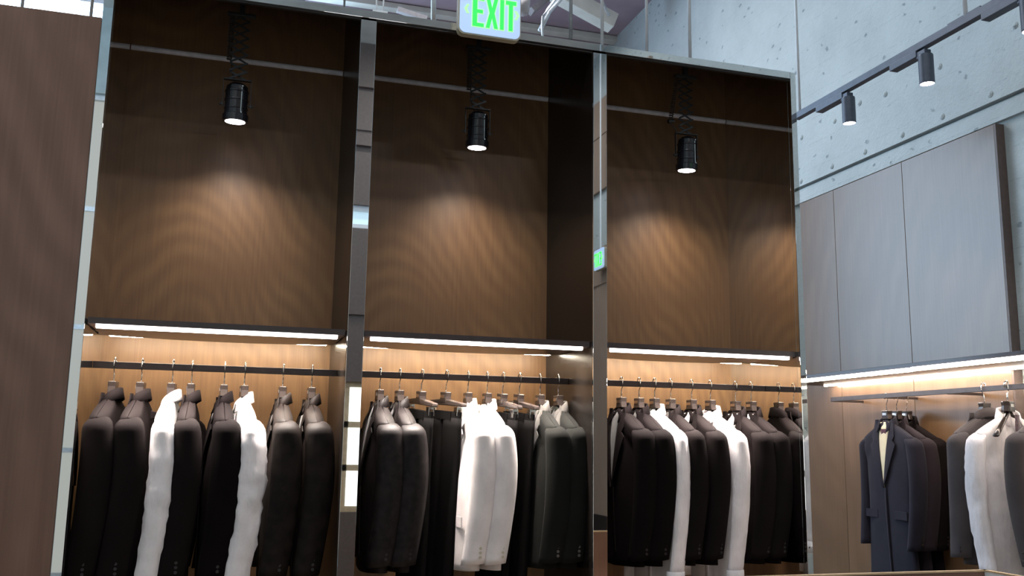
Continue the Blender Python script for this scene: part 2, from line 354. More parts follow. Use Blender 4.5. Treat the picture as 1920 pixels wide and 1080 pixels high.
for x, x2, yb, r_, lb in ((1068, 1070, 74, .010, 'thin grey hanging rod over the dark side panel of the second bay'),
                     (1127, 1129, 96, .009, 'thin white hanging rod straight above the second mirrored pillar'),
                     (1207, 1213, 103, .008, 'thin white hanging rod in front of the concrete wall, nearer the pillar'),
                     (1287, 1294, 112, .009, 'thin white hanging rod in front of the concrete wall, over the third bay'),
                     (644, 645, 22, .005, 'thin dark hanging rod in front of the daylit window over the first bay'),
                     (569, 569, 14, .005, 'thin dark hanging rod left of the other over the first bay')):
    a = pt(x2, yb, 4.25); b = Vector((a.x, a.y, ZC))
    o = obj('hanging_rod', MB().tube([a, b], r_, 8), m_white if 'white' in lb else m_steelp, smooth=True, origin=a); tag(o, lb, 'rod')
o = empty('wire_bracket', (pt(712, 22, 4.08).x, 4.08, 3.517)); tag(o, 'small white wire bracket on a foot standing on the unit top above first pillar', 'bracket')
obj('base_plate', B((-.035, -.02, -.008), (.035, .02, .004)), m_white, o, bevel=.003)
for a in (-.02, .02): obj('wire', MB().tube([(a*.4, 0, 0), (a*.8, 0, .04), (a, .01, .16), (a*1.5, .01, .4)], .004, 6), m_white, o, smooth=True)
for (x, y, w), lb in (((86, 17, .055), 'larger glowing white lamp shade hanging behind the left partition'), ((134, 24, .038), 'smaller glowing white lamp shade hanging behind the left partition')):
    c = pt(x, y, 4.9); o = empty('pendant_lamp', c); tag(o, lb, 'lamp', None)
    obj('lamp_shade', MB().lathe([(w*.9, 0), (w, .02), (w*.9, .07), (w*.45, .17), (w*.3, .2)]), emit('shade_glow', (1, .98, .95), 3), o, smooth=True)
    obj('suspension_rod', MB().tube([(0, 0, .19), (0, 0, ZC-c.z)], .006, 6), m_steelp, o)
for (x0, x1), lb in (((38, 34), 'slim grey hanging rod behind the left partition, furthest left'), ((169, 174), 'slim grey hanging rod behind the partition beside the left mirrored pillar')):
    a = pt(x0, 45, 4.8); o = obj('hanging_rod', MB().tube([a, (a.x, a.y, ZC)], .008, 8), m_steelp, smooth=True, origin=a); tag(o, lb, 'rod')

# ------------------------------------------------------------------ LEFT PARTITION
o = obj('wood_partition', B((-3.2, 4.01, 0), (-.595, 4.09, 3.284)), m_wood_l, bevel=.002, origin=(-1.0, 4.05, 1.5))
tag(o, 'tall brown veneered partition left of the mirrored pillar', 'partition')

# ------------------------------------------------------------------ THE CLOTHES UNIT (three bays)
U = empty('clothes_display_unit', (1.07, 4.33, 0)); tag(U, 'tall dark-veneered display unit of three lit hanging bays with mirrored pillars', 'wardrobe')
def un(name, mb, mat, origin=None, **k):
    t = Vector(U.location)
    mb.xf(Matrix.Translation(-t))
    return obj(name, mb, mat, U, origin=(Vector(origin)-t if origin is not None else None), **k)
XS = [(-.553, .474), (.546, 1.596), (1.667, 2.690)]                # clear width of each bay
YBK, ZT = 4.667, 3.447
FIG = [(.02, 1.75), (1.02, 1.6), (2.05, 1.7)]
for (a, b), (fx, fz) in zip(XS, FIG):
    un('back_panel', B((a-.03, YBK, 0), (b+.03, YBK+.03, 3.765)), m_wood, origin=(fx, YBK, fz))
def side_outline(y, t=0): return [(y, 0), (YBK, 0), (YBK, 3.765-t), (4.03, 3.475-t), (y, 3.475-t)]
# dark divider walls and mirrored pillar faces
for a, b in ((.474, .546), (1.596, 1.667)):
    un('divider', MB().prism(side_outline(4.012), 'x', a, b), m_lacq, bevel=.002)
    un('mirror_face', B((a+.001, 4.0, 0), (b-.001, 4.012, 3.436)), m_mirror, bevel=.0012)
un('mirror_face', B((-.593, 4.0, 0), (-.553, 4.03, 3.482)), m_mirror, bevel=.0015)
un('mirror_face', B((2.690, 4.0, 0), (2.722, 4.03, 3.482)), m_mirror, bevel=.0015)
un('end_panel', MB().prism(side_outline(4.03), 'x', -.593, -.557), m_lacq)
un('end_panel', MB().prism(side_outline(4.03), 'x', 2.694, 2.722), m_lacq)
un('side_mirror', MB().prism(side_outline(4.03), 'x', -.557, -.553), m_sidemirror)
un('side_mirror', MB().prism(side_outline(4.03), 'x', 2.690, 2.694), m_sidemirror)
un('top_trim', B((-.553, 4.0, ZT), (2.690, 4.022, ZT+.036)), m_mirror, bevel=.0012)
un('top_panel', MB().prism([(4.022, 3.472), (4.70, 3.770), (4.70, 3.780), (4.022, 3.482)], 'x', -.593, 2.722), m_lacq)
for (a, b) in XS:
    if a > 0: pass
un('shadow_line', B((-.553, 4.012, ZT-.008), (2.690, 4.03, ZT)), m_blackpl)
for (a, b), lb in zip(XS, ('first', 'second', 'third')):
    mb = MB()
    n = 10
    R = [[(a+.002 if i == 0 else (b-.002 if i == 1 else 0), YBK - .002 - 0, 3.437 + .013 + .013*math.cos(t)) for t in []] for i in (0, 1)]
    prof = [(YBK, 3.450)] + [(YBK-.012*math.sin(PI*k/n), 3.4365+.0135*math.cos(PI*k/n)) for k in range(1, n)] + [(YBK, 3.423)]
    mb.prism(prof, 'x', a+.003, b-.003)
    o = un('pale_strip', mb, plain('pale_grey_strip_'+lb, (.74, .72, .78), rough=.45), smooth=False)  # pale half-round strip running level across the back panel
    # canopy with two light strips; its board sags a hair in the middle
    c = MB(); ns = 14
    def bot(x): return 2.0075 - .0105*(1-((2*(x-a)/(b-a)-1)**2))
    for i in range(ns):
        xa, xb = a+.006+(b-a-.012)*i/ns, a+.006+(b-a-.012)*(i+1)/ns
        V = []
        for x in (xa, xb): V.append([(x, 4.03, 2.031), (x, 4.03, 2.006), (x, 4.072, 2.002), (x, 4.075, bot(x)), (x, 4.472, bot(x)), (x, 4.472, 2.031)])
        c.rings(V, cap=(False))
    c.box((a+.004, 4.4, 2.020), (b-.004, 4.60, 2.031))
    bmesh.ops.remove_doubles(c.bm, verts=c.bm.verts, dist=1e-5)
    cano = un('canopy', c, m_canopy)
    def kid(name, mb, mat, **k):
        mb.xf(Matrix.Translation(-Vector(U.location))); return obj(name, mb, mat, cano, **k)
    kid('light_strip', B((a+.035, 4.036, 1.990), (b-.035, 4.062, 2.0075)), m_led, bevel=.003)
    kid('light_strip', B((a+.035, 4.490, 2.006), (b-.035, 4.520, 2.020)), m_led_b, bevel=.003)
    al = area('led_light', (Vector(((a+b)/2, 4.150, 1.991))-Vector(U.location)), (0, 0, 0), b-a-.09, .02, 26, (1, .90, .82), cano); al.data.spread = d(100)
    o = un('hanging_rail', B((a+.001, 4.322, 1.850), (b-.001, 4.338, 1.879)), m_rail, bevel=.002)
# dark plinth under the bays
un('plinth', B((-.553, 4.05, 0), (2.69, YBK, .12)), m_lacq)

# ------------------------------------------------------------------ PANTOGRAPH LAMPS
def make_lamp(x, label, cordside=0):
    z0 = 3.009                                                      # rim of the lamp
    root = empty('pantograph_lamp', (x, 4.35, z0)); tag(root, label, 'lamp', 'scissor-arm spotlights hanging in the bays')
    prof = [(.046, .0), (.058, .001), (.059, .03), (.053, .034), (.052, .055), (.055, .057), (.055, .062), (.051, .064), (.051, .095), (.0545, .097), (.0545, .102), (.051, .104), (.051, .135), (.0545, .137), (.0545, .142), (.050, .145), (.048, .165), (.030, .180), (.012, .186)]
    tilt = Matrix.Rotation(math.radians(4), 4, 'X')
    obj('lamp_body', MB().lathe(prof, n=32).xf(tilt), m_lampblk, root, smooth=False)
    obj('lens', MB().lathe([(.001, -.001), (.0455, -.001), (.0455, .004)], n=32, cap=True).xf(tilt), m_lens, root)
    yk = MB(); 
    yk.box((-.064, -.006, .070), (-.061, .006, .200)); yk.box((.061, -.006, .070), (.064, .006, .200)); yk.box((-.064, -.010, .200), (.064, .010, .205))
    obj('yoke', yk, m_scissor, root)
    for s in (-1, 1):
        k = MB().tube([(s*.055, 0, .08), (s*.075, 0, .08)], .006, 10); obj('knob', k, m_scissor, root)
    g = obj('guide_rod', MB().tube([(.022, -.056, .03), (.022, -.056, .150)], .0022, 6), m_chrome, root)
    obj('screw', MB().lathe([(.004, 0), (.004, .006)], (.024, -.058, .026), 8), m_chrome, root); obj('screw', MB().lathe([(.004, 0), (.004, .006)], (.024, -.058, .152), 8), m_chrome, root)
    # scissor linkage: bars crossing in pairs, front and back
    top, bot_ = 3.545-z0, .205; n = 8; h = (top-bot_)/n
    for k in range(n):
        za, zb = bot_+k*h, bot_+(k+1)*h
        w = .040
        for s in (-1, 1):
            p, q = Vector((-s*w, -.006*s, za)), Vector((s*w, -.006*s, zb)); d = (q-p).normalized(); e = Vector((0, 1, 0)); u = d.cross(e)
            R = [[c + e*a*.0015 + u*b*.0045 for a, b in ((-1, -1), (1, -1), (1, 1), (-1, 1))] for c in (p, q)]
            obj('scissor_bar', MB().rings(R), m_scissor, root)
    obj('clamp', B((-.065, -.014, top-.018), (.065, .014, top-.004)).box((-.012, -.012, top-.004), (.012, .012, 3.608-z0)), m_scissor, root, bevel=.002)
    # coiled cord
    pts = []
    off = -.045 if not cordside else -.075
    t1, t0 = top-.01, (.30 if not cordside else .27)
    for i in range(260):
        t = i/259; a = t*2*PI*20
        pts.append((off*(1 if not cordside else (.55+.6*t)) + .010*math.cos(a), .012+.010*math.sin(a), t1+(t0-t1)*t))
    end = Vector(pts[-1])
    if cordside:
        pts += [end+Vector((-.01, 0, -.012)), Vector((-.06, .01, .23)), Vector((-.05, .01, .20))]
    else: pts += [Vector((-.03, .02, .25)), Vector((-.01, .02, .19))]
    obj('coiled_cord', MB().tube(pts, .0032, 6), m_blackpl, root, smooth=True)
    if cordside: obj('plug', MB().tube([end+Vector((-.022, 0, -.004)), end+Vector((.012, 0, .004))], .011, 10), m_blackpl, root)
    spot('bulb', (0, 0, -.012), (0, .24, -1), 27, math.radians(115), (1, .90, .80), 1.0, .04, root)
    return root
make_lamp(-.042, 'black scissor-arm spotlight hanging in the first, leftmost bay')
make_lamp(1.115, 'black scissor-arm spotlight hanging below the green exit sign')
make_lamp(2.270, 'black scissor-arm spotlight in the right bay with its cord swung to the left', 1)

# ------------------------------------------------------------------ TRACK LIGHTING ON THE RIGHT
TX, TZ = 3.40, 3.665
T = empty('light_track', (TX, 3.6, TZ)); tag(T, 'blue-grey lighting track slanting across the concrete wall on two rods', 'light track')
def tk(name, mb, mat, par=T, **k): mb.xf(Matrix.Translation(-Vector(T.location))); return obj(name, mb, mat, par, **k)
tk('track_bar', B((TX-.02, 2.2, TZ-.02), (TX+.02, 5.0, TZ+.02)), m_track, bevel=.002)
tk('suspension_rod', MB().tube([(TX-.005, 4.955, TZ+.02), (TX-.005, 4.955, ZC)], .009, 8), m_white, smooth=True)
tk('suspension_rod', MB().tube([(TX, 3.54, TZ+.02), (TX, 3.54, ZC)], .011, 8), m_white, smooth=True)
tk('joint_plate', B((TX-.006, 3.44, TZ+.02), (TX+.006, 3.66, TZ+.036)), m_track, bevel=.002)
tk('joint_plate', B((TX-.006, 4.90, TZ+.02), (TX+.006, 4.97, TZ+.030)), m_track, bevel=.002)
def track_spot(y, ya, yb, label, big=1.0):
    root = empty('track_spotlight', (TX, y, TZ-.02)); tag(root, label, 'spotlight', 'cylindrical spotlights on the track')
    obj('adapter_box', B((-.026, ya-y, -.036), (.026, yb-y, -.0)), m_track, root, bevel=.002)
    r = .038*big
    obj('lamp_body', MB().lathe([(r*.5, -.025), (r*.55, -.035), (r*.96, -.040), (r, -.045), (r, -.195), (r*.93, -.200), (r*.90, -.192)], n=48), m_track, root, smooth=False)
    obj('heat_sink', MB().box((-r*.55, -r*.5, -.05), (r*.55, r*1.16, -.012)), m_track, root, bevel=.003)
    obj('lens', MB().lathe([(.001, -.196), (r*.92, -.196), (r*.92, -.190)], n=32), m_lens, root)
    spot('bulb', (0, 0, -.21), (.25, 0, -1), 14, math.radians(60), (.95, .95, 1), .6, .03, root)
track_spot(4.475, 4.50, 4.76, 'blue-grey track spotlight nearest the end rod, lower one')
track_spot(3.83, 3.87, 4.08, 'blue-grey track spotlight in the middle of the track')
track_spot(3.165, 3.20, 3.42, 'blue-grey track spotlight cut by the top right picture corner', 1.0)

# ------------------------------------------------------------------ EXIT SIGNS
def rrect(w, h, r, n=6):
    P = []
    for cx, cz, a0 in ((w-r, h-r, 0), (r, h-r, 90), (r, r, 180), (w-r, r, 270)):
        for k in range(n+1):
            a = math.radians(a0+90*k/n); P.append((cx+r*math.cos(a), cz+r*math.sin(a)))
    return P
def exit_sign(loc, rz, label, s=1.0):
    root = empty('exit_sign', loc, rz); tag(root, label, 'exit sign')
    W, H = .300, .232
    obj('housing', MB().prism(rrect(W, H, .03), 'y', -.004, .034).xf(Matrix.Scale(s, 4)), m_beige, root, bevel=.002)
    f = MB().prism(rrect(W-.012, H-.010, .028), 'y', -.009, -.003).xf(Matrix.Scale(s, 4) @ Matrix.Translation((.006, 0, .007)))
    obj('face_plate', f, m_signface, root)
    z0, z1 = .038, .192
    letters = {
        'E': [[(.062, z0), (.122, z0), (.122, z0+.024), (.090, z0+.024), (.090, z0+.066), (.117, z0+.066), (.117, z0+.090), (.090, z0+.090), (.090, z1-.024), (.122, z1-.024), (.122, z1), (.062, z1)]],
        'X': [[(.124, z0), (.149, z0), (.1575, z0+.050), (.166, z0), (.191, z0), (.1725, z0+.078), (.190, z1), (.166, z1), (.1575, z1-.048), (.149, z1), (.125, z1), (.1425, z0+.078)]],
        'I': [[(.193, z0), (.218, z0), (.218, z1), (.193, z1)]],
        'T': [[(.235, z0), (.261, z0), (.261, z1-.026), (.277, z1-.026), (.277, z1), (.220, z1), (.220, z1-.026), (.235, z1-.026)]]}
    for ch, polys in letters.items():
        for P in polys:
            cx = sum(p[0] for p in P)/len(P)
            obj('letter', MB().prism(P, 'y', -.0115, -.009).xf(Matrix.Scale(s, 4)), m_green2, root)
            Q = []
            # inner brighter core of the stroke
            n = len(P)
            for i in range(n):
                a, b, c = Vector(P[i-1]), Vector(P[i]), Vector(P[(i+1) % n])
                d1, d2 = (b-a).normalized(), (c-b).normalized()
                n1, n2 = Vector((-d1.y, d1.x)), Vector((-d2.y, d2.x)); k = (n1+n2); k = k/max(.35, k.dot(n1))
                Q.append(tuple(b+k*.0035))
            obj('letter_core', MB().prism(Q, 'y', -.0122, -.0110).xf(Matrix.Scale(s, 4)), m_green, root)
    for x, sg in ((.050, -1), (.266, 1)):
        zc = .122 if sg < 0 else .122
        P = [(x, zc+.022), (x+sg*.012, zc+.022), (x+sg*.024, zc), (x+sg*.012, zc-.022), (x, zc-.022), (x+sg*.011, zc)]
        obj('arrow', MB().prism(P, 'y', -.0115, -.009).xf(Matrix.Scale(s, 4)), m_green2, root)
    obj('hanger_stem', MB().tube([(W/2*s, .015, H*s), (W/2*s, .015, ZC-loc[2])], .009, 8), m_white, root)
    return root
exit_sign((.905, 3.93, 3.402), 0, 'green and white EXIT sign hanging in front of the unit top')
exit_sign((3.98, -1.62, 3.545), -PI/2, 'green and white EXIT sign on the side wall, seen in the second pillar', 1.05)

# ------------------------------------------------------------------ RIGHT WALL UNIT
W = empty('wall_display_unit', (4.1, 4.3, 0)); tag(W, 'long brown-veneered wall unit with lit canopy and hanging rail on the concrete wall', 'wardrobe')
def wl(name, mb, mat, par=W, origin=None, **k):
    t = Vector(W.location); mb.xf(Matrix.Translation(-t)); return obj(name, mb, mat, par, origin=(Vector(origin)-t if origin is not None else None), **k)
XC = 4.10
seams = [4.12, 4.893, 5.615, 6.35]
for a, b in zip(seams[:-1], seams[1:]):
    wl('wood_panel', B((XC, a+.0015, 0), (XW-.002, b-.0015, 3.405)), m_wood_r, origin=(XC, a+.2, 1.2+a*.3), bevel=.0015)
wl('end_trim', B((XC-.001, 4.106, 0), (XW-.001, 4.12, 3.405)), m_panel_dark)
for a, b in ((2.0, 2.75), (2.76, 3.5)):
    wl('wood_panel', B((XC, a, 0), (XW-.002, b, 2.035)), m_wood_r, origin=(XC, a+.3, 1.0))
cw = wl('canopy', B((3.62, 1.8, 2.004), (4.1, 5.78, 2.036)), m_canopy, bevel=.002)
def wk(mb, mat): mb.xf(Matrix.Translation(-Vector(W.location))); return obj('light_strip', mb, mat, cw, bevel=.002)
wk(B((3.618, 1.9, 1.992), (3.645, 4.34, 2.012)), m_led_r)
wk(B((3.618, 4.35, 1.990), (3.645, 5.76, 2.010)), m_led_r)
wk(B((4.03, 1.9, 1.996), (4.06, 5.72, 2.006)), m_led_r)
RX, RZ0, RZ1 = 3.86, 1.872, 1.900
rl = wl('hanging_rail', B((RX-.008, 1.9, RZ0), (RX+.008, 5.40, RZ1)), m_rail, bevel=.0015)
for y in (5.392, 4.87, 4.34, 3.4, 2.6):
    a = B((RX, y-.008, RZ0-.002), (XC, y+.008, RZ0+.012)); a.xf(Matrix.Translation(-Vector(W.location))); obj('rail_arm', a, m_rail, rl)

# ------------------------------------------------------------------ HANGERS AND CLOTHES
def make_hanger(loc, rz, label, group, hook_rot=0, s=1.0, clips=False, arms=True, tilt=0, block=None, railtop=0.0):
    """origin = where the hook rests on the rail; u = local x, front = -y"""
    root = empty('coat_hanger', loc, rz); root.scale = (s, s, s); tag(root, label, 'hanger', group)
    if tilt: root.rotation_euler = (0, tilt, rz)
    R = Matrix.Rotation(hook_rot, 4, 'Z')
    # the hook: a loop over the rail lying in the plane across the rail, then an S down to the neck
    pts = [(-.016, 0, -.018)]
    for k in range(9):
        a = PI - PI*k/8; pts.append((.014*math.cos(a), 0, .004+.013*math.sin(a)))
    pts += [(.015, 0, -.015), (.010, 0, -.032), (.001, 0, -.045), (0, 0, -.060), (0, 0, -.092)]
    obj('hook', MB().tube(pts, .0028, 8).xf(R), m_chrome, root, smooth=True)
    bm = m_block
    nb = MB().prism([(-.030, -.084), (.030, -.084), (.026, -.105), (.032, -.135), (-.032, -.135), (-.026, -.105)], 'y', -.016, .016)
    neck = obj('neck_block', nb, bm, root, bevel=.004)
    obj('metal_tag', B((-.017, -.0185, -.112), (.017, -.0155, -.098)), m_plate, neck)
    if clips:
        P = [(-.185, -.148), (-.18, -.130), (-.05, -.118), (.05, -.118), (.18, -.130), (.185, -.148), (.06, -.146), (-.06, -.146)]
        obj('hanger_bar', MB().prism(P, 'y', -.014, .014), bm, root, bevel=.005)
        for x in (-.125, .125):
            c = MB().box((x-.016, -.014, -.19), (x+.016, -.008, -.150)).box((x-.016, .008, -.19), (x+.016, .014, -.150)).box((x-.004, -.010, -.162), (x+.004, .010, -.150))
            obj('clip', c, m_chrome, root, bevel=.001)
    elif arms:
        for sg in (-1, 1):
            R_ = []
            for t, (w, h) in ((0, (.012, .012)), (.3, (.011, .011)), (.7, (.014, .010)), (1, (.016, .007))):
                x = sg*(.02 + .150*t); z = -.134 - .108*t; y = 0
                R_.append([(x, y+w*math.cos(2*PI*k/12), z-.012+h*math.sin(2*PI*k/12)) for k in range(12)])
            obj('shoulder_arm', MB().rings(R_), bm, root, smooth=True)
    return root

def sup(a, p): return math.copysign(abs(a)**p, a)
def fold_noise(x, z, seed, amp):
    return amp*(noise.noise(Vector((x*9+seed, z*1.6, seed*.7))) + .5*noise.noise(Vector((x*20+seed*2, z*3.5, seed))))
def make_top(kind, loc, rz, mats, label, cat, group, T=.045, s=1.0, seed=0, length=.875, W=.205, slv=.845, swing=0, buttons=True, inner=None, flap=False, tilt=0, collar_h=.032, crumple=.0, front=1.12):
    """a jacket, shirt or coat on its hanger: body, sleeves, collar, lapels or placket, cuffs, buttons"""
    body_m, coll_m, lin_m = mats
    nm = {'jacket': 'suit_jacket', 'shirt': 'dress_shirt', 'coat': 'overcoat'}[kind]
    root = empty(nm, loc, rz); root.scale = (s, s, s); tag(root, label, cat, group)
    if tilt: root.rotation_euler = (0, tilt, rz)
    zc, drop = -.128, .110
    shirt = kind == 'shirt'
    def ztop(u): return zc - drop*(min(1, abs(u)/W))**1.12
    nc, nr = 44, 30
    def half(t):                                                     # half thickness by height
        return T*(.20 + .80*(1-math.exp(-t*9)))*(1 - .12*t)
    def wid(t):                                                      # half width by height
        return W*(1 - .10*math.sin(min(1, t*1.5)*PI*.5) + .10*max(0, t-.45)/.55) * (.97 if t > .02 else 1)
    R = []
    for i in range(nr+1):
        t = (i/nr)**1.25; r = []
        for j in range(nc):
            a = 2*PI*j/nc; cu = sup(math.cos(a), .75); sv = sup(math.sin(a), .8)
            u = wid(t)*cu; zt = ztop(u)
            hem = -length - (.030*(1-abs(cu))**.8 if shirt else (.012*(1-abs(cu))))
            z = zt + (hem-zt)*t
            v = half(t)*sv
            k = min(1, abs(u)/W)
            shelf_ = (.024 + .033*k**1.2)*T/.045*abs(sv)**.7               # the shoulder widens from the collar to the sleeve head
            v = math.copysign(max(abs(v), (.10, .8, .97, 1)[min(i, 3)]*shelf_*math.exp(-max(0, t-.12)*9)), sv) if i else sv*.10*shelf_
            amp = (.010 if shirt else .0045)*min(1, t*2.2)
            v += fold_noise(u, z, seed+3.1, amp)
            if v < 0: v *= 1 + (front-1)*min(1, t*2.5)
            u += fold_noise(v*3, z, seed+9.7, amp*.6)
            r.append((u, v, z))
        R.append(r)
    body = obj('body', MB().rings(R), body_m, root, smooth=True)
    # sleeves
    for sg in (-1, 1):
        R = []; ns = 26; nk = 18
        for i in range(ns+1):
            t = i/ns
            z = -.234 - (slv-.234)*t**1.25
            grow = (.28, .70, .90, .97)[i] if i < 4 else 1
            hv = (.056 if not shirt else .050)*(1+.30*math.sin(min(1, t*1.7)*PI/2)-.26*t)*grow*min(1, T/.045*1.0)
            hu = (.045 if not shirt else .036)*(1-.33*t)*grow
            bend = math.sin(t*PI)
            cu = sg*(W-.038 + .034*min(1, t*9) + .014*bend) + swing*t*t
            cv = .002 + .020*math.sin(t*PI) - .020*t*t
            r = []
            for k in range(nk):
                a = 2*PI*k/nk
                cr_ = crumple*(noise.noise(Vector((math.cos(a)*2+seed, z*26, seed))) + .8*noise.noise(Vector((a+seed, z*55, seed))))*math.exp(-((t-.62)/.42)**2)
                am = (.007 if shirt else .0035)
                r.append((cu+(hu+cr_)*math.cos(a)+fold_noise(math.sin(a)*.1, z, seed+sg, am), cv+(hv+cr_)*math.sin(a)+fold_noise(math.cos(a)*.1, z, seed+5+sg, am), z+.004*math.sin(a)))
            R.append(r)
        sl = obj('sleeve', MB().rings(R), body_m, root, smooth=True)
        t = 1; cu = sg*(W-.004)+swing; cv = -.018
        if shirt:
            R = [[(cu+hu_*math.cos(2*PI*k/18), cv+hv_*math.sin(2*PI*k/18), z) for k in range(18)] for z, hu_, hv_ in ((-slv+.012, .030, .047), (-slv-.058, .029, .049))]
            cf = obj('cuff', MB().rings(R), body_m, sl, smooth=True)
            obj('button', MB().tube([(cu+sg*.028, cv+.022, -slv-.025), (cu+sg*.033, cv+.022, -slv-.025)], .005, 8), m_blackpl, cf)
        elif buttons:
            for k in range(3):
                z = -slv+.032+.019*k
                obj('button', MB().tube([(cu+sg*.026, cv+.024, z), (cu+sg*.0335, cv+.024, z)], .0065, 10), buttons if not isinstance(buttons, bool) else m_blackpl, sl)
    # collar band round the neck (stand + fall)
    n = 22
    cw_, cd = .056, min(T, .030)
    def cpath(t, o): a = math.radians(-58 + 296*t); return (cw_+o)*math.cos(a), (cd+o)*math.sin(a)
    prof = [(0, -.165), (.0, -.118), (.002, -.110), (.007, -.111), (.010, -.118-collar_h*.3), (.015, -.118-collar_h*1.15)]
    Rr = []
    for i in range(n+1):
        t = i/n; fr = abs(t-.5)*2; row = []
        for o, z in prof:
            x, y = cpath(t, o + (.006*fr if o > .01 else 0)); row.append((x, y, z - .055*fr**1.8 - (.02*max(0, fr-.75)/.25 if o > .015 and shirt else 0)))
        Rr.append(row)
    mbc = MB().rings(Rr, cap=False, closed=False)
    obj('collar', mbc, coll_m, root, smooth=True, solid=.004)
    # front pieces follow the front surface
    def vf(u, z):
        t = max(0, min(1, (ztop(u)-z)/(length+ztop(u)*1.0) if (length+ztop(u)) else 0))
        cu = min(1, abs(u)/wid(t)); a = math.acos(cu**(1/.75))
        return -half(t)*math.sin(a)**.8*(1 + (front-1)*min(1, t*2.5))
    if not shirt:
        zv = -.52
        def vpatch(i, j):
            z = -.150 + (zv+.150)*i; w = .056*(1-i)+.002; u = -w+2*w*j
            return (u, vf(u, z)-.004, z)
        ins = obj('shirt_front' if inner else 'lining', MB().grid(vpatch, 10, 4), inner or lin_m, root, smooth=True, solid=.002)
        for sg in (-1, 1):
            def lap(i, j):
                z = -.135 + (zv+.135)*i
                ui = .060*(1-i)+.0
                prof_ = .020 + .052*min(1, i/.36) if i < .36 else .072*(1-(i-.36)/.64)**.8 + .004
                if .30 < i < .36: prof_ *= .72
                u = sg*(ui + prof_*j)
                return (u, vf(u, z)-.008-.006*math.sin(j*PI*.6), z)
            obj('lapel', MB().grid(lap, 16, 3), coll_m, root, smooth=False, solid=.005)
        # overlap edge of the front below the lapels
        def edge(i, j):
            z = zv + (-length+.03-zv)*i; u = .004+.016*j + .02*i*i
            return (u, vf(u, z)-.004-.004*j, z)
        obj('front_edge', MB().grid(edge, 10, 2), body_m, root, smooth=True, solid=.004)
        if flap:
            for sg in (-1, 1):
                obj('pocket_flap', MB().grid(lambda i, j: (sg*(.075+.11*j), vf(.13, -.66)-.006+.0*j, -.645-.045*i), 3, 6), body_m, root, solid=.005)
        if inner == f_cream: obj('neck_label', MB().grid(lambda i, j: (-.022+.044*j, vf(.02, -.2)-.0065, -.19-.04*i), 2, 2), f_label, root, solid=.002)
    else:
        def plk(i, j):
            z = -.150 + (-length+.02+.150)*i; u = -.014+.028*j
            return (u, vf(u, z)-.004+fold_noise(u, z, seed+3.1, .008*min(1, i*2.2)), z)
        obj('placket', MB().grid(plk, 24, 2), body_m, root, smooth=True, solid=.003)
    return root

def make_trousers(loc, rz, label, group, s=1.0, tilt=0, seed=0, W=.155):
    root = empty('trousers', loc, rz); root.scale = (s, s, s); tag(root, label, 'trousers', group)
    if tilt: root.rotation_euler = (0, tilt, rz)
    nc = 36
    for sg in (-1, 1):
        R = []
        for i in range(22):
            t = i/21; z = -.200 - .93*t; r = []
            w = (W*.5)*(1-.10*t)
            cx = sg*(W*.5+.002*t)
            for j in range(nc):
                a = 2*PI*j/nc
                r.append((cx+w*sup(math.cos(a), .6)+fold_noise(0, z, seed+sg, .006*t), .017*sup(math.sin(a), .8)*(1+.5*t)+fold_noise(math.cos(a)*.2, z, seed+sg*2, .009*min(1, t*3)), z))
            R.append(r)
        obj('trouser_leg', MB().rings(R), f_trouser, root, smooth=True)
    R = [[(W*1.0*sup(math.cos(2*PI*j/nc), .6), .018*sup(math.sin(2*PI*j/nc), .8), z) for j in range(nc)] for z in (-.172, -.178, -.205, -.21)]
    wb = obj('waistband', MB().rings(R), f_trouser, root, smooth=False)
    for x in (-.09, 0, .09): obj('belt_loop', B((x-.005, -.0225, -.213), (x+.005, -.0185, -.172)), f_trouser, wb)
    return root

RAILZ = 1.879
HG = 'black hangers with steel hooks on the rails'
def X_on_rail(px_): return at(px_, 705, Y=4.33).x
BL, CH, BR, SH, DG = (f_black, f_black, f_dlin), (f_char, f_char, f_dlin), (f_brown, f_brown, f_dlin), (f_shine, f_shine, f_dlin), (f_dgrey, f_dgreyc, f_dlin)
WH, WL2 = (f_white, f_white, f_white), (f_white2, f_white2, f_cream)
d = math.radians
